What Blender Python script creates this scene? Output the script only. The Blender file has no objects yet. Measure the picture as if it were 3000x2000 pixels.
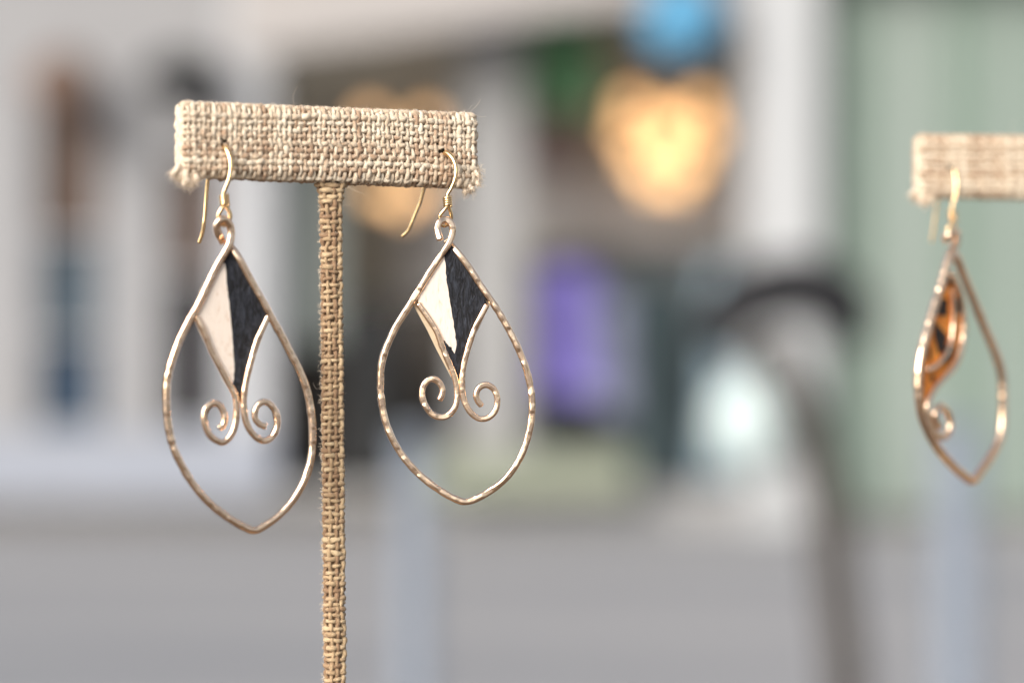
import bpy, bmesh, math, random
import numpy as np
from mathutils import Vector
random.seed(7); rng = np.random.default_rng(7)
S = bpy.context.scene
COL = S.collection

# ---------------------------------------------------------------- camera
CAM = np.array((0.0, 0.0, 1.15))
LENS = 88.0
FPX = 3000 * LENS / 36.0
cd = bpy.data.cameras.new('camera'); co = bpy.data.objects.new('camera', cd); COL.objects.link(co)
co.location = CAM; co.rotation_euler = (math.pi / 2, 0, 0)
cd.lens = LENS; cd.sensor_width = 36; cd.clip_start = 0.02; cd.clip_end = 400
cd.dof.use_dof = True; cd.dof.focus_distance = 0.400; cd.dof.aperture_fstop = 7.8
S.camera = co

# ---------------------------------------------------------------- light
SUN_EL, SUN_AZ = math.radians(29), math.radians(214)      # azimuth clockwise from +Y: behind and left of the camera
w = bpy.data.worlds.new('World'); S.world = w; w.use_nodes = True
nt = w.node_tree; nt.nodes.clear()
sky = nt.nodes.new('ShaderNodeTexSky'); sky.sky_type = 'NISHITA'; sky.sun_disc = False
sky.sun_elevation = SUN_EL; sky.sun_rotation = SUN_AZ; sky.air_density = 1.0; sky.dust_density = 4.0; sky.ozone_density = 1.0
hs = nt.nodes.new('ShaderNodeHueSaturation'); hs.inputs['Saturation'].default_value = 0.45
bg = nt.nodes.new('ShaderNodeBackground'); bg.inputs[1].default_value = 0.14
wo = nt.nodes.new('ShaderNodeOutputWorld')
nt.links.new(sky.outputs[0], hs.inputs['Color']); nt.links.new(hs.outputs[0], bg.inputs[0]); nt.links.new(bg.outputs[0], wo.inputs[0])
sl = bpy.data.lights.new('sun', 'SUN'); sl.energy = 2.7; sl.angle = math.radians(34); sl.color = (1, 0.95, 0.89)
so = bpy.data.objects.new('sun', sl); COL.objects.link(so)
sd = Vector((math.sin(SUN_AZ) * math.cos(SUN_EL), math.cos(SUN_AZ) * math.cos(SUN_EL), math.sin(SUN_EL)))
so.rotation_euler = sd.to_track_quat('Z', 'Y').to_euler(); so.location = (0, -3, 6)
S.view_settings.view_transform = 'Standard'; S.view_settings.look = 'None'
S.view_settings.exposure = 0.42; S.view_settings.gamma = 1.0
S.render.engine = 'CYCLES'

# ---------------------------------------------------------------- helpers
def P(px, py, Y):
    """world point of a spot of the 3000 x 2000 photograph at the distance Y"""
    return np.array((CAM[0] + (px - 1500) / FPX * Y, Y, CAM[2] - (py - 1000) / FPX * Y))

def tag(o, label=None, cat=None, group=None, kind=None):
    if label: o['label'] = label
    if cat: o['category'] = cat
    if group: o['group'] = group
    if kind: o['kind'] = kind
    return o

def empty(name, loc):
    o = bpy.data.objects.new(name, None); COL.objects.link(o); o.location = loc; o.empty_display_size = 0.01
    return o

def link(name, verts, faces, mat, parent=None, smooth=True, uv=None):
    me = bpy.data.meshes.new(name)
    me.from_pydata([tuple(map(float, v)) for v in verts], [], faces)
    if smooth: me.polygons.foreach_set('use_smooth', [True] * len(me.polygons))
    me.materials.append(mat); me.update()
    o = bpy.data.objects.new(name, me); COL.objects.link(o)
    if parent is not None: o.parent = parent
    return o

def spline(pts, step, closed=False):
    """Catmull-Rom through pts, resampled at an even step"""
    p = np.asarray(pts, float)
    q = np.vstack([p[-1], p, p[0], p[1]]) if closed else np.vstack([2 * p[0] - p[1], p, 2 * p[-1] - p[-2]])
    out = []
    for i in range(1, len(q) - 2):
        t = np.linspace(0, 1, 24, endpoint=False)[:, None]
        a, b, c, d = q[i - 1], q[i], q[i + 1], q[i + 2]
        out.append(0.5 * ((2 * b) + (-a + c) * t + (2 * a - 5 * b + 4 * c - d) * t ** 2 + (-a + 3 * b - 3 * c + d) * t ** 3))
    out = np.vstack(out + [q[-2][None]])
    L = np.r_[0, np.cumsum(np.linalg.norm(np.diff(out, axis=0), axis=1))]
    n = max(3, int(L[-1] / step))
    s = np.linspace(0, L[-1], n + 1)
    if closed: s = s[:-1]
    return np.stack([np.interp(s, L, out[:, k]) for k in range(3)], 1), s

def tube(P3, r, sides=6, closed=False, up=None, hammer=None, s=None, flat=1.0):
    """verts, faces of a swept wire; up = fixed plane normal (else parallel transport); hammer = list of facets"""
    P3 = np.asarray(P3, float); n = len(P3)
    r = np.broadcast_to(np.asarray(r, float), (n,))
    if closed: T = np.roll(P3, -1, 0) - np.roll(P3, 1, 0)
    else: T = np.gradient(P3, axis=0)
    T /= np.linalg.norm(T, axis=1)[:, None] + 1e-12
    if up is not None:
        U = np.broadcast_to(np.asarray(up, float), T.shape)
        N = np.cross(T, U); N /= np.linalg.norm(N, axis=1)[:, None] + 1e-12
        B = np.cross(N, T)
    else:
        N = np.zeros_like(T); a = np.array((0.3, 0.5, 0.81)); v = np.cross(T[0], a); v /= np.linalg.norm(v)
        for i in range(n):
            v = v - T[i] * np.dot(v, T[i]); v /= np.linalg.norm(v); N[i] = v
        B = np.cross(T, N)
    th = np.arange(sides) * 2 * math.pi / sides
    ca, sb = np.cos(th), np.sin(th) * flat
    A = np.broadcast_to(ca, (n, sides)) * r[:, None]; Bv = np.broadcast_to(sb, (n, sides)) * r[:, None]
    if hammer is not None:
        k0, k1 = hammer
        lim = -r[:, None] * (k0[:, None] + k1[:, None] * ca[None])
        Bv = np.maximum(Bv, lim)
    V = (P3[:, None] + A[..., None] * N[:, None] + Bv[..., None] * B[:, None]).reshape(-1, 3)
    F = []
    m = n if closed else n - 1
    for i in range(m):
        j = (i + 1) % n
        for k in range(sides):
            l = (k + 1) % sides
            F.append((i * sides + k, i * sides + l, j * sides + l, j * sides + k))
    V = list(V)
    if not closed:
        for i, sgn in ((0, -1), (n - 1, 1)):
            c = len(V); V.append(P3[i] + T[i] * r[i] * 0.35 * sgn)
            for k in range(sides):
                l = (k + 1) % sides
                F.append((i * sides + l, i * sides + k, c) if i == 0 else (i * sides + k, i * sides + l, c))
    return V, F

def join(lst):
    V, F = [], []
    for v, f in lst:
        o = len(V); V += list(v); F += [tuple(i + o for i in q) for q in f]
    return V, F

def box(name, x0, x1, y0, y1, z0, z1, mat, parent=None, org=(0, 0, 0)):
    v = [(x - org[0], y - org[1], z - org[2]) for x in (x0, x1) for y in (y0, y1) for z in (z0, z1)]
    f = [(0, 1, 3, 2), (4, 6, 7, 5), (0, 4, 5, 1), (2, 3, 7, 6), (0, 2, 6, 4), (1, 5, 7, 3)]
    return link(name, v, f, mat, parent, smooth=False)

def lathe(profile, seg=24, centre=(0, 0, 0)):
    V, F = [], []
    for r, z in profile:
        for k in range(seg):
            a = 2 * math.pi * k / seg; V.append((centre[0] + r * math.cos(a), centre[1] + r * math.sin(a), centre[2] + z))
    for i in range(len(profile) - 1):
        for k in range(seg):
            l = (k + 1) % seg; F.append((i * seg + k, i * seg + l, (i + 1) * seg + l, (i + 1) * seg + k))
    F.append(tuple(range(seg))[::-1]); F.append(tuple((len(profile) - 1) * seg + k for k in range(seg)))
    return V, F

# ---------------------------------------------------------------- materials
def new_mat(name):
    m = bpy.data.materials.new(name); m.use_nodes = True
    return m, m.node_tree, m.node_tree.nodes['Principled BSDF']

def plain(name, c, rough=0.7, var=0.12, scale=3.0, spec=0.3):
    m, t, b = new_mat(name)
    tc = t.nodes.new('ShaderNodeTexCoord'); nz = t.nodes.new('ShaderNodeTexNoise'); nz.inputs['Scale'].default_value = scale; nz.inputs['Detail'].default_value = 4
    mx = t.nodes.new('ShaderNodeMix'); mx.data_type = 'RGBA'
    mx.inputs[6].default_value = (*[x * (1 - var) for x in c], 1); mx.inputs[7].default_value = (*[min(1, x * (1 + var)) for x in c], 1)
    t.links.new(tc.outputs['Object'], nz.inputs['Vector']); t.links.new(nz.outputs['Fac'], mx.inputs[0]); t.links.new(mx.outputs[2], b.inputs['Base Color'])
    b.inputs['Roughness'].default_value = rough; b.inputs['Specular IOR Level'].default_value = spec
    return m

def yarn_mat(name, light, mid, dark):
    m, t, b = new_mat(name)
    N = t.nodes.new; Lk = t.links.new
    tc = N('ShaderNodeTexCoord'); oi = N('ShaderNodeObjectInfo')
    ad = N('ShaderNodeVectorMath'); ad.operation = 'ADD'
    sc = N('ShaderNodeVectorMath'); sc.operation = 'SCALE'; sc.inputs['Scale'].default_value = 0.37
    cb = N('ShaderNodeCombineXYZ')
    for k in range(3): Lk(oi.outputs['Random'], cb.inputs[k])
    Lk(cb.outputs[0], sc.inputs[0]); Lk(tc.outputs['Object'], ad.inputs[0]); Lk(sc.outputs[0], ad.inputs[1])
    n1 = N('ShaderNodeTexNoise'); n1.inputs['Scale'].default_value = 800; n1.inputs['Detail'].default_value = 3
    n2 = N('ShaderNodeTexNoise'); n2.inputs['Scale'].default_value = 5200; n2.inputs['Detail'].default_value = 2
    Lk(ad.outputs[0], n1.inputs['Vector']); Lk(ad.outputs[0], n2.inputs['Vector'])
    a1 = N('ShaderNodeMath'); a1.operation = 'MULTIPLY_ADD'; a1.inputs[1].default_value = 0.55   # random*.55 + noise
    Lk(oi.outputs['Random'], a1.inputs[0])
    s1 = N('ShaderNodeMath'); s1.operation = 'SUBTRACT'; s1.inputs[1].default_value = 0.27
    Lk(n1.outputs['Fac'], s1.inputs[0]); Lk(s1.outputs[0], a1.inputs[2])
    rp = N('ShaderNodeValToRGB'); e = rp.color_ramp.elements
    e[0].position = 0.24; e[0].color = (*dark, 1); e[1].position = 0.85; e[1].color = (*light, 1)
    x = e.new(0.50); x.color = (*mid, 1)
    Lk(a1.outputs[0], rp.inputs[0])
    mx = N('ShaderNodeMix'); mx.data_type = 'RGBA'; mx.blend_type = 'MULTIPLY'; mx.inputs[0].default_value = 0.45
    r2 = N('ShaderNodeValToRGB'); r2.color_ramp.elements[0].position = 0.3; r2.color_ramp.elements[0].color = (0.45, 0.38, 0.32, 1); r2.color_ramp.elements[1].position = 0.6
    Lk(n2.outputs['Fac'], r2.inputs[0]); Lk(rp.outputs[0], mx.inputs[6]); Lk(r2.outputs[0], mx.inputs[7]); Lk(mx.outputs[2], b.inputs['Base Color'])
    bp = N('ShaderNodeBump'); bp.inputs['Strength'].default_value = 0.5; bp.inputs['Distance'].default_value = 0.0001
    Lk(n2.outputs['Fac'], bp.inputs['Height']); Lk(bp.outputs[0], b.inputs['Normal'])
    b.inputs['Roughness'].default_value = 0.85; b.inputs['Specular IOR Level'].default_value = 0.25
    b.inputs['Sheen Weight'].default_value = 0.15
    return m

def metal_mat(name, c, c2, rough=0.2, bump=0.25):
    m, t, b = new_mat(name)
    N = t.nodes.new; Lk = t.links.new
    tc = N('ShaderNodeTexCoord')
    n1 = N('ShaderNodeTexNoise'); n1.inputs['Scale'].default_value = 300; n1.inputs['Detail'].default_value = 3
    n2 = N('ShaderNodeTexNoise'); n2.inputs['Scale'].default_value = 1500; n2.inputs['Detail'].default_value = 2
    Lk(tc.outputs['Object'], n1.inputs['Vector']); Lk(tc.outputs['Object'], n2.inputs['Vector'])
    mx = N('ShaderNodeMix'); mx.data_type = 'RGBA'; mx.inputs[6].default_value = (*c, 1); mx.inputs[7].default_value = (*c2, 1)
    Lk(n1.outputs['Fac'], mx.inputs[0]); Lk(mx.outputs[2], b.inputs['Base Color'])
    bp = N('ShaderNodeBump'); bp.inputs['Strength'].default_value = bump; bp.inputs['Distance'].default_value = 0.0002
    Lk(n2.outputs['Fac'], bp.inputs['Height']); Lk(bp.outputs[0], b.inputs['Normal'])
    b.inputs['Metallic'].default_value = 1; b.inputs['Roughness'].default_value = rough
    return m

def panel_mat(name, c, c2, stretch, rough, bump, thr=(0.35, 0.7), sheen=0.0):
    m, t, b = new_mat(name)
    N = t.nodes.new; Lk = t.links.new
    tc = N('ShaderNodeTexCoord'); mp = N('ShaderNodeMapping'); mp.inputs['Scale'].default_value = stretch; mp.inputs['Rotation'].default_value = (0, math.radians(10), 0)
    n1 = N('ShaderNodeTexNoise'); n1.inputs['Scale'].default_value = 1; n1.inputs['Detail'].default_value = 6; n1.inputs['Roughness'].default_value = 0.65; n1.inputs['Distortion'].default_value = 0.9
    Lk(tc.outputs['Object'], mp.inputs[0]); Lk(mp.outputs[0], n1.inputs['Vector'])
    rp = N('ShaderNodeValToRGB'); e = rp.color_ramp.elements; e[0].position = thr[0]; e[0].color = (*c, 1); e[1].position = thr[1]; e[1].color = (*c2, 1)
    Lk(n1.outputs['Fac'], rp.inputs[0]); Lk(rp.outputs[0], b.inputs['Base Color'])
    bp = N('ShaderNodeBump'); bp.inputs['Strength'].default_value = bump; bp.inputs['Distance'].default_value = 0.0003
    Lk(n1.outputs['Fac'], bp.inputs['Height']); Lk(bp.outputs[0], b.inputs['Normal'])
    b.inputs['Roughness'].default_value = rough; b.inputs['Sheen Weight'].default_value = sheen; b.inputs['Specular IOR Level'].default_value = 0.2
    return m

M = {}
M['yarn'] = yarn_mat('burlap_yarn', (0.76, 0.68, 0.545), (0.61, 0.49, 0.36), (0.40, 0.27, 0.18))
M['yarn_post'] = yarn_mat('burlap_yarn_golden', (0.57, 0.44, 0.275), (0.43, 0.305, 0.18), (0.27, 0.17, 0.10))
M['core'] = plain('board_core', (0.30, 0.20, 0.12), 0.95, 0.3, 300)
M['fibre'] = plain('loose_fibre', (0.78, 0.66, 0.52), 0.9, 0.15, 200)
M['rose'] = metal_mat('rose_gold_wire', (1.0, 0.77, 0.57), (0.96, 0.68, 0.47), 0.16, 0.12)
M['gold'] = metal_mat('yellow_gold_wire', (1.0, 0.74, 0.42), (0.94, 0.66, 0.35), 0.2, 0.08)
M['cream'] = panel_mat('cream_panel', (0.53, 0.38, 0.27), (0.70, 0.61, 0.53), (1700, 1700, 480), 0.7, 0.3, (0.22, 0.46))
M['black'] = panel_mat('black_panel', (0.006, 0.006, 0.008), (0.052, 0.06, 0.08), (2700, 2700, 680), 0.5, 0.9, (0.45, 0.78))
M['backing'] = plain('backing_card', (0.50, 0.40, 0.28), 0.6, 0.2, 900)
M['hole'] = plain('dark_hole', (0.02, 0.015, 0.01), 1.0, 0.3, 500, 0.0)
M['orange'] = panel_mat('orange_panel', (0.75, 0.22, 0.03), (0.92, 0.40, 0.08), (500, 500, 300), 0.5, 0.3)
M['ink'] = plain('black_marking', (0.015, 0.012, 0.012), 0.5, 0.3, 900)

# ================================================================= the setting
YF = 15.6
def fx(px, Y=YF): return (px - 1500) / FPX * Y
def fz(py, Y=YF): return CAM[2] - (py - 1000) / FPX * Y

def ground_mat():
    m, t, b = new_mat('street_paving')
    N = t.nodes.new; Lk = t.links.new
    tc = N('ShaderNodeTexCoord')
    n1 = N('ShaderNodeTexNoise'); n1.inputs['Scale'].default_value = 0.6; n1.inputs['Detail'].default_value = 6
    n2 = N('ShaderNodeTexNoise'); n2.inputs['Scale'].default_value = 40; n2.inputs['Detail'].default_value = 4
    mp = N('ShaderNodeMapping'); mp.inputs['Scale'].default_value = (0.3, 1.6, 1); Lk(tc.outputs['Object'], mp.inputs[0]); Lk(mp.outputs[0], n1.inputs['Vector']); Lk(tc.outputs['Object'], n2.inputs['Vector'])
    rp = N('ShaderNodeValToRGB'); e = rp.color_ramp.elements; e[0].position = 0.38; e[0].color = (0.245, 0.25, 0.265, 1); e[1].position = 0.62; e[1].color = (0.33, 0.325, 0.33, 1)
    Lk(n1.outputs['Fac'], rp.inputs[0])
    mx = N('ShaderNodeMix'); mx.data_type = 'RGBA'; mx.blend_type = 'MULTIPLY'; mx.inputs[0].default_value = 0.2
    Lk(rp.outputs[0], mx.inputs[6]); Lk(n2.outputs['Color'], mx.inputs[7]); Lk(mx.outputs[2], b.inputs['Base Color'])
    b.inputs['Roughness'].default_value = 0.8
    return m
g = link('street', [(-60, -60, 0), (60, -60, 0), (60, 120, 0), (-60, 120, 0)], [(0, 1, 2, 3)], ground_mat(), smooth=False)
tag(g, kind='structure')

M['white_wall'] = plain('painted_wall', (0.245, 0.245, 0.252), 0.7, 0.06, 2)
M['fascia'] = plain('warm_fascia', (0.32, 0.302, 0.293), 0.7, 0.05, 2)
M['white_trim'] = plain('white_trim', (0.36, 0.37, 0.39), 0.55, 0.05, 2)
M['column'] = plain('pale_column', (0.37, 0.38, 0.39), 0.6, 0.06, 2)
M['blue_sill'] = plain('blue_grey_sill', (0.25, 0.27, 0.315), 0.6, 0.06, 2)
M['grey_post'] = plain('grey_mullion', (0.25, 0.25, 0.25), 0.6, 0.08, 2)
M['interior'] = plain('brown_interior', (0.46, 0.42, 0.34), 0.8, 0.15, 1.2)
M['dark_plinth'] = plain('dark_plinth', (0.11, 0.105, 0.10), 0.8, 0.15, 2)  # dark colour standing for the shade at the foot of the buildings
M['sage'] = plain('sage_green_boards', (0.175, 0.225, 0.192), 0.7, 0.06, 1.0)
M['sage_pale'] = plain('pale_sage_boards', (0.235, 0.275, 0.25), 0.7, 0.05, 1.0)
M['umber'] = plain('umber_trim', (0.17, 0.15, 0.13), 0.7, 0.1, 2)
def glass_mat(name, tint, rough=0.08):
    m, t, b = new_mat(name)
    b.inputs['Base Color'].default_value = (*tint, 1); b.inputs['Roughness'].default_value = rough
    b.inputs['Transmission Weight'].default_value = 0.0; b.inputs['Specular IOR Level'].default_value = 0.2
    return m
M['pane_brown'] = glass_mat('brown_window_pane', (0.075, 0.05, 0.04))
M['pane_blue'] = glass_mat('blue_window_pane', (0.03, 0.05, 0.08))
M['pane_steel'] = glass_mat('steel_window_pane', (0.05, 0.07, 0.09))
M['pane_dark'] = glass_mat('dark_window_pane', (0.02, 0.018, 0.02))

# --- shop building
shop = empty('shop_building', (fx(900), YF, 0)); OR = shop.location
tag(shop, 'pale grey shop building with white window frames, out of focus across the street', 'building')
def sbox(name, px0, px1, py0, py1, y0, y1, mat, parent=shop):
    par = parent
    return box(name, fx(px0), fx(px1), YF + y0, YF + y1, fz(py1), fz(py0), M[mat], par, OR)
# wall round the two left windows (pieces butted end to end)
WB = 1265
WINS = ((85, 310, 290, ((290, 690, 'pane_brown'), (690, 985, 'pane_steel'), (985, 1265, 'pane_blue'))), (455, 655, 440, ((440, 800, 'pane_brown'), (800, 1265, 'pane_dark'))))
sbox('wall', -900, 85, -700, WB, 0.0, 0.25, 'white_wall')
sbox('wall', 310, 455, -700, WB, 0.0, 0.25, 'white_wall')
sbox('wall', 655, 800, -700, WB, 0.0, 0.25, 'white_trim')
sbox('wall', -900, 800, WB, 1540, 0.0, 0.25, 'blue_sill')
for (a, b_, wt, panes) in WINS:
    sbox('wall', a, b_, -700, wt, 0.0, 0.25, 'white_wall')
    win = sbox('window', a, b_, WB - 12, WB, -0.02, 0.2, 'white_trim')
    sbox('frame', a, a + 14, wt, WB - 12, -0.02, 0.2, 'white_trim', win); sbox('frame', b_ - 14, b_, wt, WB - 12, -0.02, 0.2, 'white_trim', win)
    sbox('frame', a + 14, b_ - 14, wt, wt + 14, -0.02, 0.2, 'white_trim', win)
    for (p0, p1, pm) in panes:
        if p1 < WB: sbox('glazing_bar', a + 14, b_ - 14, p1 - 6, p1 + 6, -0.02, 0.2, 'white_trim', win)
        sbox('pane', a + 14, b_ - 14, p0 + (14 if p0 == wt else 6), p1 - (12 if p1 == WB else 6), 0.1, 0.13, pm, win)
sbox('fascia', -900, 2170, -700, -330, -0.35, 0.0, 'fascia')
sbox('plinth', -900, 1250, 1465, 1539, -0.06, -0.002, 'dark_plinth')  # dark strip built in place of the shade along the wall foot
# big shop front to the right of it
sbox('lintel', 800, 2180, -700, 40, 0.0, 0.3, 'white_wall')
sbox('knee_wall', 800, 2180, 1430, 1540, 0.0, 0.3, 'grey_post')
sbox('back_wall', 700, 2400, -700, 1540, 1.9, 2.0, 'interior')
sbox('shop_floor', 700, 2400, 1535, 1540, 0.3, 2.6, 'interior')
sbox('shop_ceiling', 700, 2400, -705, -690, 0.3, 2.6, 'white_wall')
sbox('mullion', 1345, 1530, 40, 1430, 0.0, 0.2, 'grey_post')
sbox('shop_column', 2180, 2390, -700, 1540, -0.25, 0.3, 'column')
# sloping awning board under the roof edge
a0, a1 = P(690, 165, YF - 0.6), P(1900, 5, YF - 0.6)
t0, t1 = P(690, -500, YF - 0.6), P(1900, -500, YF - 0.6)
def prism(name, quad, dy, mat, parent=None, org=(0, 0, 0)):
    q = [np.array(p) - np.array(org) for p in quad]; v = q + [p + np.array((0, dy, 0)) for p in q]
    n = len(q); f = [tuple(range(n)), tuple(range(n, 2 * n))[::-1]] + [(i, i + n, (i + 1) % n + n, (i + 1) % n) for i in range(n)]
    return link(name, v, f, M[mat], parent, smooth=False)
prism('awning_board', [a0, a1, t1, t0], 0.25, 'fascia', shop, OR)

# --- green building on the right
gb = empty('green_building', (fx(2700), YF, 0)); OG = gb.location
tag(gb, 'sage green boarded building with grey corner trim, out of focus at the right', 'building')
def gbox(name, px0, px1, py0, py1, y0, y1, mat): return box(name, fx(px0), fx(px1), YF + y0, YF + y1, fz(py1), fz(py0), M[mat], gb, OG)
x = 2392
for i, wd in enumerate((70, 70, 70, 70, 70, 70, 70, 70, 70, 70, 70, 70)):
    gbox('board', x, x + wd - 6, -100, 1500, 0.05 + 0.01 * (i % 2), 0.2, 'sage_pale' if i in (3, 4, 8) else 'sage'); x += wd
gbox('eaves_board', 2392, 3600, -700, -100, -0.3, 0.3, 'umber')
gbox('plinth', 2392, 3600, 1500, 1539, -0.02, 0.2, 'dark_plinth')  # shade at the foot of the boards, built as a dark strip

# ================================================================= foreground: the burlap stands
MM = 0.001
def bar_depth(px): return 0.387 + (px - 657) / 637.0 * 0.017
pL = P(534, 409, bar_depth(534)); pR = P(1376, 443, bar_depth(1376))
bx = pR - pL; LEN = float(np.linalg.norm(bx)); bx /= LEN
bz = np.array((0, 0, 1.0)); by = np.cross(bz, bx); by /= np.linalg.norm(by); bz = np.cross(bx, by)
BC = (pL + pR) / 2
H0, TH = 10.4 * MM, 2.9 * MM          # core height and thickness
RC = 0.9 * MM                          # corner radius of the cross-section

def rrect(wd, ht, r):
    """function s -> (p, n) on a rounded rectangle, and its perimeter; s = 0 at the middle of the -u side (front)"""
    segs = []
    a, b_ = wd / 2 - r, ht / 2 - r
    # start front (u=-wd/2), going up
    segs.append(('l', (-wd / 2, 0), (-wd / 2, b_), (-1, 0)))
    segs.append(('a', (-a, b_), math.pi, math.pi / 2)); segs.append(('l', (-a, ht / 2), (a, ht / 2), (0, 1)))
    segs.append(('a', (a, b_), math.pi / 2, 0)); segs.append(('l', (wd / 2, b_), (wd / 2, -b_), (1, 0)))
    segs.append(('a', (a, -b_), 0, -math.pi / 2)); segs.append(('l', (a, -ht / 2), (-a, -ht / 2), (0, -1)))
    segs.append(('a', (-a, -b_), -math.pi / 2, -math.pi)); segs.append(('l', (-wd / 2, -b_), (-wd / 2, 0), (-1, 0)))
    L = []
    for q in segs:
        L.append(math.hypot(q[2][0] - q[1][0], q[2][1] - q[1][1]) if q[0] == 'l' else r * math.pi / 2)
    tot = sum(L)
    def f(s):
        s = s % tot
        for q, l in zip(segs, L):
            if s <= l or q is segs[-1]:
                t = min(1, s / l) if l > 0 else 0
                if q[0] == 'l': return (q[1][0] + (q[2][0] - q[1][0]) * t, q[1][1] + (q[2][1] - q[1][1]) * t), q[3]
                an = q[2] + (q[3] - q[2]) * t
                return (q[1][0] + r * math.cos(an), q[1][1] + r * math.sin(an)), (math.cos(an), math.sin(an))
            s -= l
    return f, tot

class Wob:
    """smooth 1-D noise"""
    def __init__(self, amp, wl): self.a, self.w, self.o = amp, wl, rng.uniform(0, 100); self.t = rng.normal(size=256)
    def __call__(self, x):
        u = x / self.w + self.o; i = int(math.floor(u)); f = u - i; f = f * f * (3 - 2 * f)
        return self.a * (self.t[i % 256] * (1 - f) + self.t[(i + 1) % 256] * f)

def add_yarn(pts, r, closed, parent, mat, sides=9):
    """a two-ply yarn with slubs: the section is lobed and turns along the length"""
    n = len(pts); wob = Wob(0.13, 7); rr = np.array([r * (1 + wob(i)) for i in range(n)])
    if closed:
        e = np.minimum(1, np.arange(n)[::-1] / 8.0); rr = rr * e + rr[0] * (1 - e)
    V, F = tube(pts, rr, sides, closed)
    V = np.array(V); P3 = np.asarray(pts, float); ph = rng.uniform(0, 6.28); tw = rng.choice((0.22, 0.28, 0.34))
    if closed: tw = round(tw * n / (2 * math.pi)) * 2 * math.pi / n
    k = np.arange(n * sides); ring = k // sides; th = (k % sides) * 2 * math.pi / sides
    f = 1 + 0.15 * np.cos(3 * th + tw * ring * 3 + ph) + rng.normal(size=n * sides) * 0.035
    V[:n * sides] = P3[ring] + (V[:n * sides] - P3[ring]) * f[:, None]
    return link('yarn', V, F, mat, parent)

stand = empty('earring_stand', BC + np.array((0, 0, -0.1)))
SO = np.array(stand.location)
tag(stand, 'sharp burlap covered T-shaped earring stand with the two black and cream earrings', 'earring stand')
LB = lambda u, v, wv: BC + bx * u + by * v + bz * wv - SO       # bar coordinates -> stand-local

core = link('crossbar', [LB(sx * (LEN / 2 - 0.4 * MM), sy * TH / 2 * 0.98, sz * H0 / 2 * 0.98) for sx in (-1, 1) for sy in (-1, 1) for sz in (-1, 1)],
            [(0, 1, 3, 2), (4, 6, 7, 5), (0, 4, 5, 1), (2, 3, 7, 6), (0, 2, 6, 4), (1, 5, 7, 3)], M['core'], stand, smooth=False)
PX, PS = 0.835 * MM, 1.03 * MM
HW, HROW = 0.15 * MM, 0.15 * MM
RV, RH = 0.345 * MM, 0.41 * MM
cross, PER = rrect(TH, H0, RC)
NS = int(round(PER / PS)); NS += NS % 2; ps = PER / NS
NX = int(LEN / PX)
skew = Wob(0.55 * MM, 11 * MM); skew2 = Wob(0.25 * MM, 5 * MM)
def taper(u): return 1 + 0.026 * (u / (LEN / 2))
def rowz(u): return -0.35 * MM * math.sin(u / LEN * 5.0 + 0.6)
def bar_point(u, s, off):
    (a, b_), (na, nb) = cross(s)
    front = 1 if na < -0.5 else 0
    return LB(u, a + na * off, (b_ + nb * off) * taper(u))
for i in range(NX + 1):
    u0 = -LEN / 2 + 0.35 * MM + i * (LEN - 0.7 * MM) / NX + rng.normal() * 0.07 * MM
    w1 = Wob(0.10 * MM, 2.2 * MM); pts = []
    n = NS * 5; rv = RV * rng.uniform(0.85, 1.3)
    for k in range(n):
        s = k / n * PER
        pts.append(bar_point(u0 + w1(s) * (1 if k < n - 4 else 0) + 0.5 * skew(s) * (1 - abs(2 * u0 / LEN)), s, RV + HW * math.cos(math.pi * (s / ps + i)) ))
    add_yarn(pts, rv, True, core, M['yarn'])
for j in range(NS):
    s0 = j * ps + rng.normal() * 0.05 * MM; w1 = Wob(0.09 * MM, 2.5 * MM); rh = RH * rng.uniform(0.85, 1.22)
    pts = []; n = NX * 5
    for k in range(n + 1):
        u = -LEN / 2 + k / n * LEN
        i = (u + LEN / 2 - 0.35 * MM) / ((LEN - 0.7 * MM) / NX)
        (a, b_), (na, nb) = cross(s0)
        ds = w1(u) - (rowz(u) if na < -0.5 else 0) * 0.8
        pts.append(bar_point(u, s0 + ds, 0.345 * MM - HROW * math.cos(math.pi * (i + j))))
    # tuck the ends round the end of the bar
    for sgn, idx in ((-1, 0), (1, -1)):
        e = pts[idx] + SO - BC; v_, w_ = np.dot(e, by), np.dot(e, bz)
        q1 = LB(sgn * (LEN / 2 + 0.22 * MM), v_ * 0.8, w_ * 0.985); q2 = LB(sgn * (LEN / 2 + 0.10 * MM), v_ * 0.1, w_ * 0.97)
        if sgn < 0: pts = [q2, q1] + pts
        else: pts = pts + [q1, q2]
    p, _ = spline(pts, 0.16 * MM)
    add_yarn(p, rh, False, core, M['yarn'])

# yarns that close the two ends
for sgn in (-1, 1):
    for v_ in (-0.36, 0.0, 0.36):
        w1 = Wob(0.08 * MM, 2 * MM)
        p, _ = spline([LB(sgn * (LEN / 2 + (0.34 + 0.12 * math.cos(math.pi * (k + (v_ == 0)))) * MM), v_ * TH + w1(k * MM), (k - 5.5) * H0 / 11.0 * taper(sgn * LEN / 2)) for k in range(12)], 0.2 * MM)
        add_yarn(p, 0.42 * MM, False, core, M['yarn'])
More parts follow.
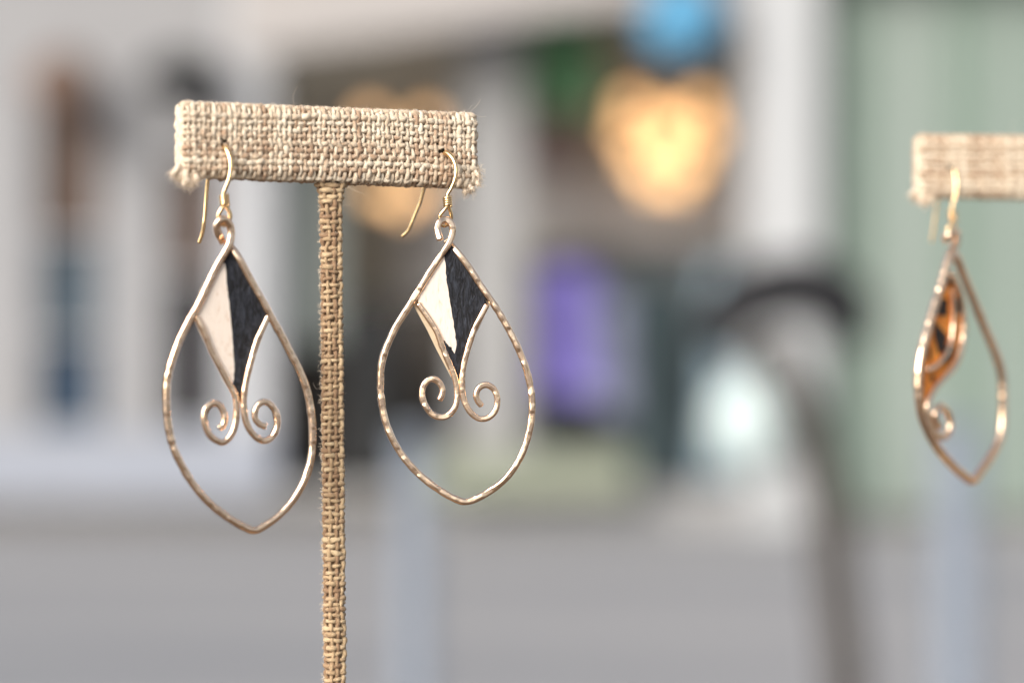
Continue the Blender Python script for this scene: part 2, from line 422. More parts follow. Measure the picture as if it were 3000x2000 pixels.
# --- post
ptop = P(969, 535, bar_depth(969)); pbot = P(981, 2000, bar_depth(981))
pax = (pbot - ptop); FR = float(np.linalg.norm(pax)); pax /= FR; PLEN = FR + 22 * MM
pu = bx - pax * np.dot(bx, pax); pu /= np.linalg.norm(pu); pv = np.cross(pax, pu); pv = -pv if np.dot(pv, by) < 0 else pv
PW, PT, PR_ = 2.2 * MM, 1.6 * MM, 0.6 * MM
pc, PPER = rrect(PT, PW, PR_)
PN = 8; pps = PPER / PN
def post_point(d, s, off):
    (a, b_), (na, nb) = pc(s)
    fl = 1 + 0.75 * math.exp(-max(0, d) / (1.3 * MM)) if d < 8 * MM else 1
    return ptop + pax * d + pv * (a + na * off) + pu * (b_ + nb * off) * fl - SO
post = link('post', [ptop + pax * d + pv * sv * PT / 2 * .95 + pu * su * PW / 2 * .95 - SO for d in (0, PLEN) for sv in (-1, 1) for su in (-1, 1)],
            [(0, 1, 3, 2), (4, 6, 7, 5), (0, 4, 5, 1), (2, 3, 7, 6), (0, 2, 6, 4), (1, 5, 7, 3)], M['core'], stand, smooth=False)
PD = 1.0 * MM
NP = int(PLEN / PD)
for i in range(NP):
    d0 = (i + 0.3) * PD + rng.normal() * 0.1 * MM; w1 = Wob(0.12 * MM, 1.6 * MM); n = PN * 6; pts = []
    sl_ = rng.normal() * 0.02
    for k in range(n):
        s = k / n * PPER; e = min(1, (n - k) / 6)
        pts.append(post_point(d0 + w1(s) * e, s, 0.3 * MM + 0.16 * MM * math.cos(math.pi * (s / pps + i))))
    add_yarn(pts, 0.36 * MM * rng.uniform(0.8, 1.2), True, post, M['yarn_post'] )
for j in range(PN):
    w1 = Wob(0.10 * MM, 3 * MM); pts = []; n = NP * 5
    for k in range(n + 1):
        d = k / n * PLEN
        pts.append(post_point(d - 0.0 * MM, j * pps + w1(d), 0.3 * MM - 0.16 * MM * math.cos(math.pi * ((d / PD - 0.3) + j))))
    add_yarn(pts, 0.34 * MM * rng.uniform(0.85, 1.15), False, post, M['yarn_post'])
base_z = float((ptop + pax * PLEN)[2])
# round base that the post stands on (below the picture)
bp = ptop + pax * PLEN
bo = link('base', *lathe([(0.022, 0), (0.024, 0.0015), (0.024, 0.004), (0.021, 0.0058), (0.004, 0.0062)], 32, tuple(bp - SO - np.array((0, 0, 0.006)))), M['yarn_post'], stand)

# --- loose fibres
def hair(p, d, ln, r, curl):
    d = d / np.linalg.norm(d); pts = [p]; v = d.copy()
    for _ in range(5):
        v = v + rng.normal(size=3) * curl; v /= np.linalg.norm(v); pts.append(pts[-1] + v * ln / 5)
    return tube(pts, np.linspace(r, r * 0.6, 6), 3)
lst = []
for _ in range(2600):
    u = rng.uniform(-LEN / 2, LEN / 2); s = rng.uniform(0, PER) if rng.random() < 0.45 else (PER * 0.5 * 0 + H0 / 2 + rng.uniform(-0.6, 2.6) * MM)
    (a, b_), (na, nb) = cross(s)
    p = bar_point(u, s, 0.55 * MM); d = by * na + bz * nb + rng.normal(size=3) * 0.8
    lst.append(hair(p, d, rng.uniform(0.3, 1.0) * MM, 0.018 * MM, 0.5))
for q, d, ln in (((860, 306), (0.1, 0, 1), 3.2), ((1375, 332), (0.9, 0, 0.8), 3.0), ((1380, 335), (0.9, 0, 0.3), 2.6), ((1365, 330), (0.6, 0, 0.9), 2.2), ((1388, 360), (1, 0, 0.1), 1.2), ((1330, 328), (-0.3, 0, 1), 1.4), ((1240, 324), (0.2, 0, 1), 1.2), ((1072, 318), (0, 0, 1), 1.3)):
    lst.append(hair(P(*q, bar_depth(q[0]) - 0.001) - SO, np.array(d), ln * MM, 0.02 * MM, 0.28))
tag(link('loose_fibres', *join(lst), M['fibre'], core), kind='stuff')
lst = []
for _ in range(1400):
    d = rng.uniform(0, PLEN); s = rng.uniform(0, PPER)
    (a, b_), (na, nb) = pc(s)
    lst.append(hair(post_point(d, s, 0.5 * MM), pv * na + pu * nb + rng.normal(size=3) * 0.7, rng.uniform(0.25, 0.8) * MM, 0.014 * MM, 0.5))
for i in range(150):                                     # little cut ends along the left seam
    d = rng.uniform(0, PLEN); e = post_point(d, PPER * 0.75 - PT * 0.2, 0.55 * MM)
    for _ in range(5): lst.append(hair(e + rng.normal(size=3) * 0.12 * MM, -pu + rng.normal(size=3) * 0.5, rng.uniform(0.3, 0.75) * MM, 0.028 * MM, 0.4))
for q, d, ln in (((1020, 548), (0.8, 0, -0.6), 4.0), ((1003, 602), (1, 0, 0.15), 1.5), ((930, 1140), (-1, 0, 0.3), 1.4)):
    lst.append(hair(P(*q, bar_depth(970) - 0.002) - SO, np.array(d), ln * MM, 0.02 * MM, 0.25))
tag(link('loose_fibres', *join(lst), M['fibre'], post), kind='stuff')
# --- frayed corners
def tuft(spots, nf):
    lst = []
    c = np.mean([P(*q[0], bar_depth(q[0][0])) for q in spots], 0)
    for (q0, q1, r) in spots:
        dz = bar_depth(q0[0]) - 0.0012 + rng.uniform(-0.8, 0.6) * MM
        a = P(*q0, dz) - SO; b_ = P(*q1, dz + rng.uniform(-0.6, 0.4) * MM) - SO
        mid = (a + b_) / 2 + rng.normal(size=3) * 0.18 * MM
        p, s = spline([a, mid, b_], 0.1 * MM); n = len(p)
        rr = 1.05 * r * MM * np.array([(1 + 0.15 * math.sin(k * 1.3)) * (1 if k < n - 3 else 0.85 - 0.15 * (k - n + 3)) for k in range(n)])
        lst.append(tube(p, rr, 7))
        for _ in range(nf):
            k = rng.integers(n // 3, n); d = (b_ - a) / np.linalg.norm(b_ - a) + rng.normal(size=3) * 0.7
            lst.append(hair(p[k] + rng.normal(size=3) * r * 0.5 * MM, d, rng.uniform(0.5, 1.7) * MM, 0.022 * MM, 0.5))
    return link('frayed_corner', *join(lst), M['fibre'], core)
tuft([((524, 480), (503, 514), .42), ((530, 500), (524, 528), .5), ((545, 500), (540, 545), .45), ((556, 505), (561, 549), .5), ((566, 508), (575, 532), .45), ((535, 490), (513, 522), .4), ((540, 480), (552, 535), .5)], 95)
tuft([((1384, 480), (1402, 518), .3), ((1378, 515), (1404, 543), .38), ((1372, 525), (1390, 558), .4), ((1362, 535), (1364, 570), .36), ((1370, 530), (1378, 563), .36), ((1392, 470), (1406, 520), .2)], 95)

# ================================================================= the earrings
def facets(n, step, lo=0.64, hi=0.90, tilt=0.19, length=(0.8, 2.4), ramp=0.14):
    k0 = np.zeros(n); k1 = np.zeros(n); i = 0
    while i < n:
        m = max(3, int(rng.uniform(*length) * MM / step)); e = min(n, i + m)
        k0[i:e] = rng.uniform(lo, hi) + rng.uniform(-ramp, ramp) * (np.arange(e - i) / m - 0.5); k1[i:e] = rng.uniform(-tilt, tilt); i += m
    ker = np.ones(5) / 5
    return np.convolve(np.pad(k0, 2, 'edge'), ker, 'valid'), np.convolve(np.pad(k1, 2, 'edge'), ker, 'valid')

class Earring:
    def __init__(s, name, label, anchor, depth, yaw):
        s.A = P(*anchor, depth); y = math.radians(yaw); s.n = np.array((-math.sin(y), math.cos(y), 0)); s.u = np.array((math.cos(y), math.sin(y), 0))
        s.root = empty(name, s.A); tag(s.root, label, 'earring')
    def pt(s, q, off=0.0):
        d = np.array(((q[0] - 1500) / FPX, 1.0, -(q[1] - 1000) / FPX))
        t = np.dot(s.A - CAM, s.n) / np.dot(d, s.n)
        return CAM + d * t + s.n * off - s.A
    def wire(s, name, pts, r, off=0.0, hammer=True, mat='rose', parent=None, **kw):
        p = [s.pt(q[:2], (q[2] if len(q) > 2 else 0) * MM + off) for q in pts]
        step = 0.11 * MM; c, sv = spline(p, step)
        h = facets(len(c), step, **kw) if hammer else None
        wb = Wob(0.035, 8); rr = np.array([r * (1 + wb(i)) for i in range(len(c))])
        # tube()'s second axis must point away from the viewer for the flattened face to be the front
        return link(name, *tube(c, rr, 16, up=s.n, hammer=h), M[mat], parent or s.root)
    def plate(s, name, outline, off, th, mat, parent=None):
        q = [s.pt(p, off) for p in outline]; bm = bmesh.new()
        vs = [bm.verts.new(tuple(p)) for p in q]; f = bm.faces.new(vs)
        if f.normal.dot(Vector(s.n)) > 0: f.normal_flip()
        ex = bmesh.ops.extrude_face_region(bm, geom=[f])
        for g_ in ex['geom']:
            if isinstance(g_, bmesh.types.BMVert): g_.co += Vector(s.n) * th
        bmesh.ops.recalc_face_normals(bm, faces=bm.faces); bmesh.ops.triangulate(bm, faces=bm.faces)
        me = bpy.data.meshes.new(name); bm.to_mesh(me); bm.free(); me.materials.append(M[mat])
        o = bpy.data.objects.new(name, me); COL.objects.link(o); o.parent = parent or s.root
        return o
    def hook(s, front, eye, back, coil, bd, wr=0.31, bow=0.45):
        """ear hook: front arc, through the bar, tail behind; front/back = (px, py, mm behind the bar's middle)"""
        W = lambda q: P(q[0], q[1], bd + q[2] * MM) - s.A
        c, sv = spline([W(q) for q in front[::-1]] + [W(q) for q in back], 0.12 * MM)
        n = len(c); nf = int(n * 0.42)
        rr = np.full(n, wr * MM); m_ = max(4, int(n * 0.40)); i_ = np.arange(n)
        rr = rr * (1 + bow * np.exp(-((i_ - n * 0.27) / (n * 0.10)) ** 2))      # the hammered flat of the front bow
        h = link('ear_hook', *tube(c, rr, 14), M['gold'], s.root)
        c2, _ = spline([W(q) for q in eye], 0.1 * MM)
        link('eye', *tube(c2, wr * MM, 14), M['gold'], h)
        (x0, y0, x1, y1, dz, rad, turns) = coil
        a, b_ = W((x0, y0, dz)), W((x1, y1, dz)); ax = (b_ - a) / np.linalg.norm(b_ - a)
        e1 = np.cross(ax, (0, 1, 0)); e1 /= np.linalg.norm(e1); e2 = np.cross(ax, e1)
        k = np.linspace(0, 1, int(turns * 22)); an = k * turns * 2 * math.pi
        hp = a + (b_ - a) * k[:, None] + (np.cos(an)[:, None] * e1 + np.sin(an)[:, None] * e2) * rad * MM
        link('coil', *tube(hp, wr * MM * 0.74, 10), M['gold'], h)
        return h

def jag(pts, amp, step=9):
    """roughen a traced edge a little"""
    out = []
    for a, b_ in zip(pts[:-1], pts[1:]):
        n = max(1, int(math.dist(a, b_) / step))
        for k in range(n):
            t = k / n; out.append((a[0] + (b_[0] - a[0]) * t + random.gauss(0, amp), a[1] + (b_[1] - a[1]) * t + random.gauss(0, amp) * 0.5))
    out.append(pts[-1]); return out

# pin holes in the cloth where the hooks go in
holes = []
for q in ((1290, 441), (650, 415)):
    c = P(*q, bar_depth(q[0]) - (0.00228 if q[0] > 1000 else 0.00212))
    V, F = lathe([(0.0001, -0.0002), (0.0003, -0.00018), (0.00042, 0), (0.0003, 0.00018), (0.0001, 0.0002)], 12)
    V = [np.array((v[0] * rng.uniform(1.2, 2.3), v[2] * 1.5, v[1] * rng.uniform(1.2, 1.9))) + c - SO for v in V]
    holes.append(link('pin_hole', V, F, M['hole'], core))

# --- the right, sharpest earring
E = Earring('drop_earring', 'sharp gold wire drop earring with black and cream kite, right of the burlap post', (1305, 655), 0.400, 6)
FR_ = [(1288, 703, -1.2), (1283, 686, -.9), (1281, 668, -.6), (1288, 650, -.4), (1303, 643, 0), (1318, 651, 0), (1325.5, 667, 0), (1324, 688, 0), (1315, 711, -.2), (1304, 730, -.2), (1285, 758), (1254, 805), (1223, 856), (1193, 904), (1162, 953), (1142, 994), (1127, 1030), (1117, 1072), (1115, 1110), (1115.5, 1153), (1125, 1217), (1143, 1271), (1171, 1322), (1209, 1370), (1254, 1411), (1305, 1446), (1337, 1462), (1361, 1469), (1388, 1463), (1432, 1440), (1474, 1408), (1506, 1370), (1530, 1326), (1547, 1277), (1557, 1223), (1558, 1166), (1551, 1118), (1538, 1070), (1520, 1025), (1504, 991), (1478, 942), (1448, 893), (1412, 842), (1379, 791), (1346, 746), (1322, 717, .9), (1308, 704, 1.3)]
E.wire('outer_frame', FR_, 0.57 * MM)
RS1 = [(1226, 890, .1), (1254, 930), (1280, 972), (1296, 1016), (1315, 1061), (1330, 1099), (1338, 1134), (1338, 1169), (1332, 1194), (1315, 1215), (1292, 1221.6), (1267, 1213.6), (1248, 1191), (1237, 1163), (1239, 1134), (1252, 1115), (1270, 1110), (1287, 1121), (1296, 1140), (1294, 1158), (1287, 1171)]
RS2 = [(1426, 894, .1), (1407, 929), (1392, 957), (1381, 988), (1371, 1019), (1361, 1057), (1354.5, 1096), (1354, 1131), (1358, 1166), (1372, 1198), (1391, 1219), (1413, 1227), (1437, 1219), (1453, 1198), (1457, 1169), (1448, 1141), (1426, 1127), (1405, 1134), (1395, 1153), (1399, 1172), (1411, 1188)]
E.wire('scroll_wire', RS1, 0.51 * MM); E.wire('scroll_wire', RS2, 0.51 * MM)
mid = [(1301, 735), (1303, 760), (1305, 779), (1310, 830), (1320, 893), (1331, 957), (1336.5, 998), (1336, 1019), (1332, 1036)]
midj = jag(mid, 0.9)
cream = midj + jag([(1332, 1036), (1322, 1018), (1312, 1010), (1305, 999), (1294, 995)], 1.5, 6)[1:] + [(1280, 972), (1254, 930), (1226, 888), (1223, 856), (1254, 805), (1285, 758)]
black = midj + jag([(1332, 1036), (1322, 1018), (1312, 1010), (1305, 999), (1294, 995)], 0.5, 6)[1:] + [(1296, 1016), (1315, 1061), (1330, 1099), (1345, 1128), (1354, 1096), (1361, 1057), (1371, 1019), (1381, 988), (1407, 929), (1427, 893), (1412, 842), (1379, 791), (1346, 746), (1318, 712)]
E.plate('cream_panel', cream, 0.02 * MM, 0.25 * MM, 'cream'); E.plate('black_panel', black, 0.03 * MM, 0.25 * MM, 'black')
E.plate('backing', [(1308, 716), (1240, 824), (1209, 888), (1252, 966), (1280, 1024), (1322, 1104), (1345, 1132), (1362, 1092), (1380, 1010), (1436, 894), (1356, 752)], 0.62 * MM, 0.3 * MM, 'backing')
BD = bar_depth(1294)
E.hook([(1292, 446, -1.7), (1303, 447.5, -2.3), (1315, 453, -2.8), (1329, 470, -3.4), (1336, 496, -3.8), (1332, 526, -4.0), (1321, 553, -4.0), (1311, 571, -4.0), (1312, 590, -4.0)],
       [(1311, 603, -4.2), (1300, 617, -4.4), (1289, 632, -4.4), (1289, 650, -4.2), (1299, 661, -4.0), (1313, 656, -3.6), (1321, 642, -3.4), (1321, 626, -3.6), (1314, 604, -4.0)],
       [(1283, 446, 0), (1268, 462, 3.4), (1256, 500, 5.2), (1244, 543, 6.0), (1231.6, 589, 6.4), (1221, 615, 6.5), (1205, 655, 6.6), (1196, 675, 6.8), (1177.5, 693, 7.0)],
       (1310, 578, 1312, 605, -4.0, 0.56, 4.1), BD)

# --- the left, nearer earring
E = Earring('drop_earring', 'slightly blurred larger gold wire earring with black and cream kite, left of the burlap post', (655, 650), 0.3835, 24)
FL = [(656, 709, .9), (648, 697, .5), (639, 687, 0), (632, 663, -.3), (643, 645, -.5), (659, 645, -.3), (673, 664, 0), (676, 689, 0), (669, 717, -.3), (654, 746, -.2), (629, 791), (603, 845), (578, 896), (552, 943), (527, 993), (511, 1033), (497, 1077), (489, 1126), (488, 1184), (493, 1245), (507, 1306), (531, 1360), (565, 1417), (611, 1471), (664, 1513), (712, 1541), (745, 1552), (775, 1539), (817, 1509), (856, 1467), (886, 1417), (905, 1367), (914, 1314), (915, 1249), (909, 1191), (896, 1134), (875, 1080), (850, 1032), (828, 988), (802, 942), (769, 881), (731, 814), (700, 757), (681, 726, .8), (669, 712, 1.3)]
E.wire('outer_frame', FL, 0.60 * MM, lo=0.74, hi=0.96, tilt=0.10, ramp=0.06, length=(1.5, 4))
LS1 = [(578, 928, .2), (595, 965), (619, 1027), (645, 1077), (668, 1119), (686, 1153), (692, 1188), (691, 1230), (680, 1268), (657, 1294), (634, 1289), (611, 1268), (597.5, 1230), (602, 1199), (622, 1181), (644, 1189), (657, 1218), (654, 1243), (641, 1253)]
LS2 = [(787, 926, .2), (767, 967), (753, 998), (737, 1050), (724, 1100), (715, 1153), (714.5, 1199), (722, 1238), (742, 1272), (771, 1290), (797, 1280), (812, 1249), (810, 1214), (793, 1185), (770, 1177), (751, 1195), (747, 1222), (760, 1241), (779, 1249)]
E.wire('scroll_wire', LS1, 0.52 * MM, lo=0.74, hi=0.96, tilt=0.10, ramp=0.06, length=(1.5, 4)); E.wire('scroll_wire', LS2, 0.52 * MM, lo=0.74, hi=0.96, tilt=0.10, ramp=0.06, length=(1.5, 4))
ml = jag([(652, 768), (660, 774), (662.5, 790), (664, 830), (672, 893), (677, 945), (681.5, 998), (687, 1084), (685, 1110), (678, 1134)], 0.5)
E.plate('cream_panel', ml + [(668, 1119), (645, 1077), (619, 1027), (595, 965), (578, 926), (580, 893), (603, 845), (629, 791)], 0.02 * MM, 0.25 * MM, 'cream')
E.plate('black_panel', ml + [(686, 1153), (703, 1180), (715, 1153), (724, 1100), (737, 1050), (753, 998), (767, 967), (787, 924), (769, 881), (731, 814), (700, 757), (674, 712)], 0.03 * MM, 0.25 * MM, 'black')
E.plate('backing', [(668, 716), (590, 850), (569, 930), (604, 1004), (660, 1118), (702, 1184), (728, 1110), (796, 924), (736, 810)], 0.62 * MM, 0.3 * MM, 'backing')
BD = bar_depth(657)
E.hook([(655, 424, -1.7), (660, 432, -2.3), (668, 447, -2.8), (675, 472, -3.3), (675, 500, -3.5), (669, 528, -3.6), (660, 551, -3.6), (655, 566, -3.6), (656, 590, -3.6)],
       [(656, 604, -3.8), (645, 617, -4.0), (638, 636, -4.0), (643, 652, -3.8), (655, 660, -3.4), (668, 650, -3.2), (674, 633, -3.2), (668, 614, -3.4), (657, 603, -3.6)],
       [(648, 420, 0), (636, 432, 3.4), (622, 474, 5.0), (608, 528, 5.6), (603, 582, 5.8), (599, 633, 5.8), (596.5, 655, 5.8), (592, 682, 6.0), (582.6, 711, 6.2)],
       (655, 572, 658, 603, -3.6, 0.60, 4.1), BD)

# ================================================================= the second stand and its earring
D2 = 0.462
def copy_tree(o, parent=None):
    c = o.copy(); COL.objects.link(c); c.parent = parent
    for ch in list(o.children): copy_tree(ch, c)
    return c
s2 = copy_tree(stand)
tag(s2, 'blurred burlap covered stand cut off by the right edge of the picture', 'earring stand')
a2 = P(2693, 487, D2)                  # left end, mid height
from mathutils import Matrix
yaw1 = math.atan2(bx[1], bx[0]); yaw2 = math.radians(12); rot = yaw2 - yaw1
sc2 = 1.0
Rm = np.array(((math.cos(rot), -math.sin(rot), 0), (math.sin(rot), math.cos(rot), 0), (0, 0, 1)))
for ch in s2.children_recursive:
    if ch.name.startswith('pin_hole'): ch.location = tuple(-bx * 0.0009)
s2.rotation_euler = (0, 0, rot); s2.location = a2 - Rm @ (pL - SO)

E = Earring('drop_earring', 'blurred gold wire earring with orange and black wing panel, seen almost edge-on', (2785, 690), D2 - 0.005, 50)
FT = [(2770, 702, .4), (2770, 688, -.8), (2781, 682, -1.2), (2794, 690, -.6), (2800, 704), (2795, 722), (2777, 762), (2758, 829), (2734, 906), (2712, 982), (2697, 1044), (2691, 1097), (2691, 1154), (2698, 1207), (2715, 1255), (2744, 1308), (2787, 1360), (2825, 1394), (2849, 1407), (2873, 1379), (2906, 1332), (2930, 1279), (2937, 1217), (2937, 1154), (2934, 1097), (2916, 1035), (2882, 954), (2849, 872), (2820, 800), (2803, 757), (2793, 735, .8)]
E.wire('outer_frame', FT, 0.84 * MM, lo=0.8, hi=0.98, tilt=0.10, ramp=0.05, length=(2, 4))
E.wire('scroll_wire', [(2784, 803), (2806, 848), (2819, 901), (2822, 968), (2815, 1016), (2796, 1068), (2763, 1107), (2735, 1140), (2716, 1183), (2716, 1221), (2732, 1260), (2757, 1280), (2778, 1268), (2783, 1231), (2771, 1203), (2752, 1190), (2738, 1212), (2744, 1240), (2753, 1250)], 0.70 * MM, lo=0.8, hi=0.98, tilt=0.10, ramp=0.05, length=(2, 4))
E.wire('inner_wire', [(2785, 850), (2787, 877), (2789, 930), (2784, 992), (2768, 1035), (2739, 1068), (2710, 1083)], 0.5 * MM, off=-0.3 * MM, lo=0.6, hi=0.9)
wing = [(2784, 800), (2806, 848), (2819, 901), (2822, 968), (2815, 1016), (2796, 1068), (2763, 1107), (2735, 1140), (2716, 1183), (2705, 1190), (2693, 1130), (2697, 1044), (2712, 982), (2734, 906), (2758, 829), (2772, 785)]
wp = E.plate('wing_panel', wing, 0.1 * MM, 0.3 * MM, 'orange')
for poly in ([(2774, 795), (2784, 806), (2796, 835), (2786, 842), (2776, 830), (2770, 812)], [(2752, 872), (2778, 878), (2778, 926), (2740, 924)], [(2797, 870), (2814, 874), (2820, 918), (2798, 926)], [(2736, 940), (2756, 960), (2778, 985), (2772, 1024), (2752, 1040), (2738, 985)], [(2790, 1010), (2803, 1020), (2790, 1052), (2766, 1078), (2768, 1062)], [(2730, 1095), (2740, 1100), (2736, 1122), (2728, 1118)], [(2720, 1015), (2727, 1020), (2728, 1060), (2720, 1050)]):
    E.plate('black_marking', poly, 0.04 * MM, 0.05 * MM, 'ink', wp)
BD = D2 + 0.002
E.hook([(2789, 484, -1.9), (2794, 492, -2.6), (2799, 512, -3.2), (2802, 545, -3.6), (2798, 578, -3.8), (2790, 605, -3.8), (2790, 630, -3.8)],
       [(2790, 650, -4), (2780, 664, -4.4), (2776, 682, -4.4), (2784, 694, -4.2), (2794, 690, -3.8), (2799, 672, -3.6), (2792, 650, -3.8)],
       [(2780, 480, 0), (2768, 500, 3.4), (2755, 560, 5.0), (2743, 608, 5.6), (2736, 665, 5.8), (2729, 709, 6.0)],
       (2789, 614, 2792, 650, -3.8, 0.72, 4.1), BD, 0.24, 0.1)

# unseen table added under the stands; its dark top darkens the wires' lower reflections
tz = base_z - 0.0065
tb = empty('display_table', (0.02, 0.35, 0)); tag(tb, 'dark brown display table under the burlap stands, below the picture', 'table')
M['table'] = plain('dark_table', (0.10, 0.075, 0.055), 0.7, 0.2, 8)
box('table_top', -0.5, 0.6, 0.08, 0.56, tz - 0.02, tz, M['table'], tb, tb.location)
for lx in (-0.46, 0.56):
    for ly in (0.11, 0.53): box('leg', lx - 0.02, lx + 0.02, ly - 0.02, ly + 0.02, 0.0, tz - 0.02, M['table'], tb, tb.location)

# ================================================================= things in the blurred street
def glow(name, strength):
    m, t, b = new_mat(name); b.inputs['Base Color'].default_value = (0.9, 0.7, 0.4, 1)
    b.inputs['Emission Color'].default_value = (1, 0.53, 0.22, 1); b.inputs['Emission Strength'].default_value = strength
    return m
M['bulb'] = glow('warm_bulb', 1.3); M['dim_bulb'] = glow('dim_warm_bulb', 1.45)
def sphere(r, seg=20, rings=12):
    return [(max(1e-4, r * math.sin(math.pi * i / rings)), -r * math.cos(math.pi * i / rings)) for i in range(rings + 1)]
def bulb(px, py, Y, r, label, group, mat='bulb'):
    c = P(px, py, Y); o = empty('globe_bulb', c); tag(o, label, 'light bulb', group)
    link('globe', *lathe(sphere(r), 20), M[mat], o)
    link('socket', *lathe([(0.018, r * 0.95), (0.02, r + 0.03), (0.012, r + 0.05)], 12), M['umber'], o)
for px, py in ((1085, 355), (1250, 360), (1110, 560), (1180, 590), (1230, 545)):
    bulb(px, py, 16.4, 0.07, 'small glowing bulb of the fainter cluster behind the burlap crossbar', 'bulbs behind the crossbar', 'dim_bulb')
for px, py in ((1850, 310), (2050, 310), (1835, 390), (2070, 390), (1925, 350), (1990, 365), (1870, 470), (2030, 475), (1915, 530), (1985, 535), (1950, 430)):
    bulb(px, py, 16.4, 0.08, 'glowing amber bulb of the heart shaped bright cluster right of centre', 'bulbs of the bright cluster')

def simple(name, label, cat, V, F, mat, loc, smooth=True):
    o = link(name, V, F, M[mat], None, smooth); o.location = loc; tag(o, label, cat); return o
M['blue'] = plain('sky_blue_paper', (0.085, 0.27, 0.44), 0.6, 0.08, 3)
M['green'] = plain('dark_green_cloth', (0.12, 0.26, 0.13), 0.9, 0.2, 3)
M['purple'] = plain('violet_cloth', (0.145, 0.12, 0.36), 0.9, 0.15, 3)
M['dark_teal'] = plain('dark_teal_cloth', (0.022, 0.034, 0.038), 0.9, 0.3, 3)
M['umber_dark'] = plain('dark_umber_wood', (0.06, 0.052, 0.045), 0.8, 0.3, 3); M['slate'] = plain('dark_slate', (0.075, 0.085, 0.09), 0.8, 0.3, 3)
M['lavender'] = plain('lavender_grey_cloth', (0.15, 0.16, 0.225), 0.9, 0.2, 3); M['curtain'] = plain('grey_green_curtain', (0.30, 0.33, 0.31), 0.9, 0.12, 2)
M['plum'] = plain('plum_cloth', (0.18, 0.12, 0.13), 0.9, 0.2, 3)
M['charcoal'] = plain('charcoal', (0.015, 0.016, 0.017), 0.8, 0.3, 3)
M['steel_blue'] = plain('steel_blue_cloth', (0.17, 0.23, 0.27), 0.8, 0.12, 3)
M['pale_grey'] = plain('pale_grey_board', (0.38, 0.37, 0.37), 0.8, 0.08, 2)
M['olive'] = plain('pale_olive', (0.22, 0.24, 0.185), 0.8, 0.12, 2)
M['brown'] = plain('red_brown', (0.13, 0.085, 0.065), 0.8, 0.15, 3)
M['pale_teal'] = plain('pale_teal_glaze', (0.45, 0.53, 0.53), 0.4, 0.05, 3)
M['post_blue'] = plain('blue_grey_paint', (0.175, 0.20, 0.24), 0.5, 0.06, 3)
M['pole'] = plain('weathered_pole', (0.055, 0.049, 0.044), 0.7, 0.15, 6)

def lantern(name, label, cat, px, py, Y, r, mat, squash=1.0):
    prof = [(rr * (1 + 0.02 * (i % 2)), zz * squash) for i, (rr, zz) in enumerate(sphere(r, rings=16))]
    return simple(name, label, cat, *lathe(prof, 28), mat, P(px, py, Y))
lantern('paper_lantern', 'round sky blue lantern out of focus at the top edge', 'lantern', 2000, 60, 15.2, 0.26, 'blue')
lantern('hanging_basket', 'round red-brown hanging basket before the pale wall at top left', 'basket', 185, 250, 15.2, 0.21, 'brown')
simple('wall_lamp', 'dark blurred wall lamp above the left window pair', 'lamp', *lathe([(0.05, 0.10), (0.18, 0.08), (0.27, -0.03), (0.26, -0.11), (0.08, -0.15)][::-1], 20), 'charcoal', P(540, 205, 15.35))
lantern('planter_pot', 'round pale teal pot standing out bright beside the pole', 'pot', 2205, 1240, 14.0, 0.25, 'pale_teal', 1.15)

def garment(name, label, cat, px0, px1, py0, py1, Y, mat, flare=1.3):
    """a hanging garment: shoulders, waist, flared folded hem"""
    c = P((px0 + px1) / 2, py0, Y); wd = (px1 - px0) / FPX * Y / 2; ht = (py1 - py0) / FPX * Y
    V, F = [], []; seg = 28
    prof = [(0.25, 0), (0.8, 0.06), (0.86, 0.2), (0.7, 0.45), (0.85, 0.7), (1.0, 1.0)]
    for k, (r, t) in enumerate(prof):
        for a in range(seg):
            an = 2 * math.pi * a / seg; f = 1 + 0.06 * math.cos(7 * an) * t
            V.append((wd * r * f * math.cos(an), 0.35 * wd * r * f * math.sin(an), -ht * t))
    for i in range(len(prof) - 1):
        for a in range(seg): F.append((i * seg + a, i * seg + (a + 1) % seg, (i + 1) * seg + (a + 1) % seg, (i + 1) * seg + a))
    F.append(tuple(range(seg))); F.append(tuple((len(prof) - 1) * seg + a for a in range(seg))[::-1])
    return simple(name, label, cat, V, F, mat, c)
garment('hanging_garment', 'violet garment out of focus right of the sharp earring', 'garment', 1530, 1770, 780, 1160, 15.95, 'purple')
garment('hanging_garment', 'lavender grey garment out of focus between the violet and the dark teal garments', 'garment', 1745, 1850, 860, 1210, 15.92, 'lavender')
garment('hanging_garment', 'dark garment out of focus between the post and the right earring', 'garment', 985, 1190, 880, 1400, 16.0, 'charcoal')
garment('hanging_garment', 'wide dark teal garment out of focus left of the steel blue one', 'garment', 1790, 2050, 820, 1420, 15.95, 'dark_teal')
garment('hanging_garment', 'steel blue garment out of focus left of the pale pot', 'garment', 2050, 2170, 760, 1400, 15.9, 'steel_blue')
garment('hanging_garment', 'plum brown garment high in the window right of the mullion', 'garment', 1535, 1700, 300, 470, 16.6, 'plum')
def board(name, label, cat, px0, px1, py0, py1, Y, th, mat):
    c = P((px0 + px1) / 2, py1, Y); wd = (px1 - px0) / FPX * Y / 2; ht = (py1 - py0) / FPX * Y
    o = box(name, -wd, wd, 0, th, 0, ht, M[mat]); o.location = c; tag(o, label, cat); return o
board('green_banner', 'dark green banner at the top of the shop window', 'banner', 1540, 1760, 60, 330, 16.0, 0.03, 'green')
board('window_curtain', 'grey-green curtain panel left of the burlap post', 'curtain', 800, 985, 420, 1010, 16.1, 0.04, 'curtain')
board('display_board', 'pale grey display board in the middle of the shop window', 'board', 1530, 2160, 470, 720, 17.0, 0.05, 'pale_grey')
board('display_board', 'pale grey display board behind the right earring', 'board', 1180, 1345, 430, 1300, 17.2, 0.05, 'pale_grey')
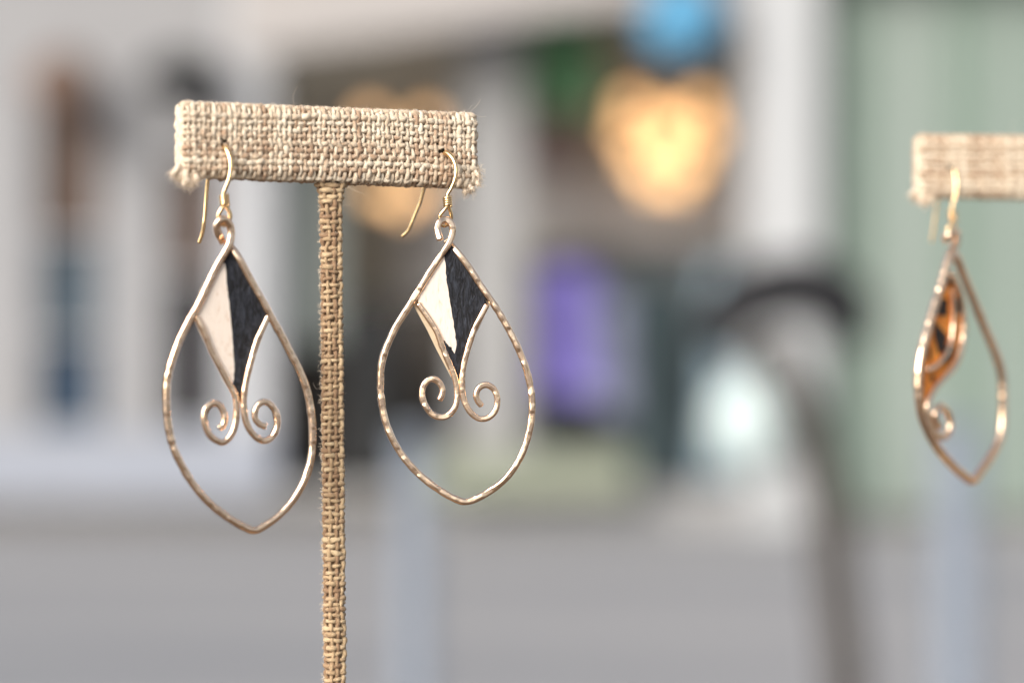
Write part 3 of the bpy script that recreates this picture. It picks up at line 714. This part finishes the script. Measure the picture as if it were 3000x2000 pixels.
def cabinet(label, px0, px1, py0, py1, Y, mat):
    c = P((px0 + px1) / 2, py1, Y); wd = (px1 - px0) / FPX * Y / 2; ht = (py1 - py0) / FPX * Y
    o = empty('display_cabinet', c); tag(o, label, 'cabinet')
    box('body', -wd, wd, 0.03, 0.4, 0, ht - 0.04, M[mat], o); box('top', -wd - 0.02, wd + 0.02, 0.0, 0.42, ht - 0.04, ht, M[mat], o)
    for k in range(3): box('door', -wd + 0.02 + k * 2 * wd / 3, -wd - 0.02 + (k + 1) * 2 * wd / 3, 0.008, 0.03, 0.05, ht - 0.07, M[mat], o)
cabinet('dark umber cabinet behind the burlap post and the right earring', 820, 1340, 880, 1425, 16.5, 'umber_dark')
cabinet('dark slate cabinet behind the violet garment', 1540, 2165, 745, 1425, 16.5, 'slate')
board('window_box', 'low pale olive window box under the violet garment', 'planter', 1250, 1850, 1330, 1450, 15.3, 0.25, 'olive')
def street_post(px, ptopy, Y, r, label):
    c = P(px, ptopy, Y); z = float(c[2])
    o = empty('street_post', (c[0], c[1], 0)); tag(o, label, 'post', 'pale street posts')
    link('shaft', *lathe([(r * 1.5, 0), (r * 1.5, 0.03), (r, 0.05), (r, z - 0.03)], 20), M['post_blue'], o)
    link('cap', *lathe([(r * 1.12, z - 0.03), (r * 1.12, z - 0.01), (r * 0.6, z)], 20), M['post_blue'], o)
street_post(1215, 1260, 6.5, 0.045, 'faint pale blue-grey post below the right earring')
street_post(2805, 1230, 6.0, 0.058, 'pale blue-grey post below the orange earring')
# leaning pole with a dark curved arm
pl = empty('curved_pole', (P(2480, 2000, 6.0)[0], 6.0, 0)); PO = np.array(pl.location)
tag(pl, 'leaning weathered pole with a dark arched arm, out of focus', 'pole')
q = [P(x_, y_, 6.0) - PO for x_, y_ in ((2240, 1000), (2300, 1120), (2370, 1290), (2425, 1480), (2455, 1750), (2480, 2000))]
q.append(np.array((q[-1][0], 0, 0)))
c_, _ = spline(q, 0.02); link('pole', *tube(c_, 0.052, 12), M['pole'], pl)
q = [P(x_, y_, 6.0) - PO for x_, y_ in ((2118, 1030), (2132, 950), (2175, 885), (2250, 855), (2345, 840), (2425, 865), (2480, 915), (2515, 1000))]
c_, _ = spline(q, 0.01); n_ = len(c_); M['arm'] = plain('dark_arm', (0.014, 0.014, 0.016), 0.7, 0.2, 6); link('arm', *tube(c_, 0.082 * np.clip(np.sin(np.linspace(0.35, math.pi - 0.35, n_)) * 1.25, 0.3, 1), 12), M['arm'], pl)
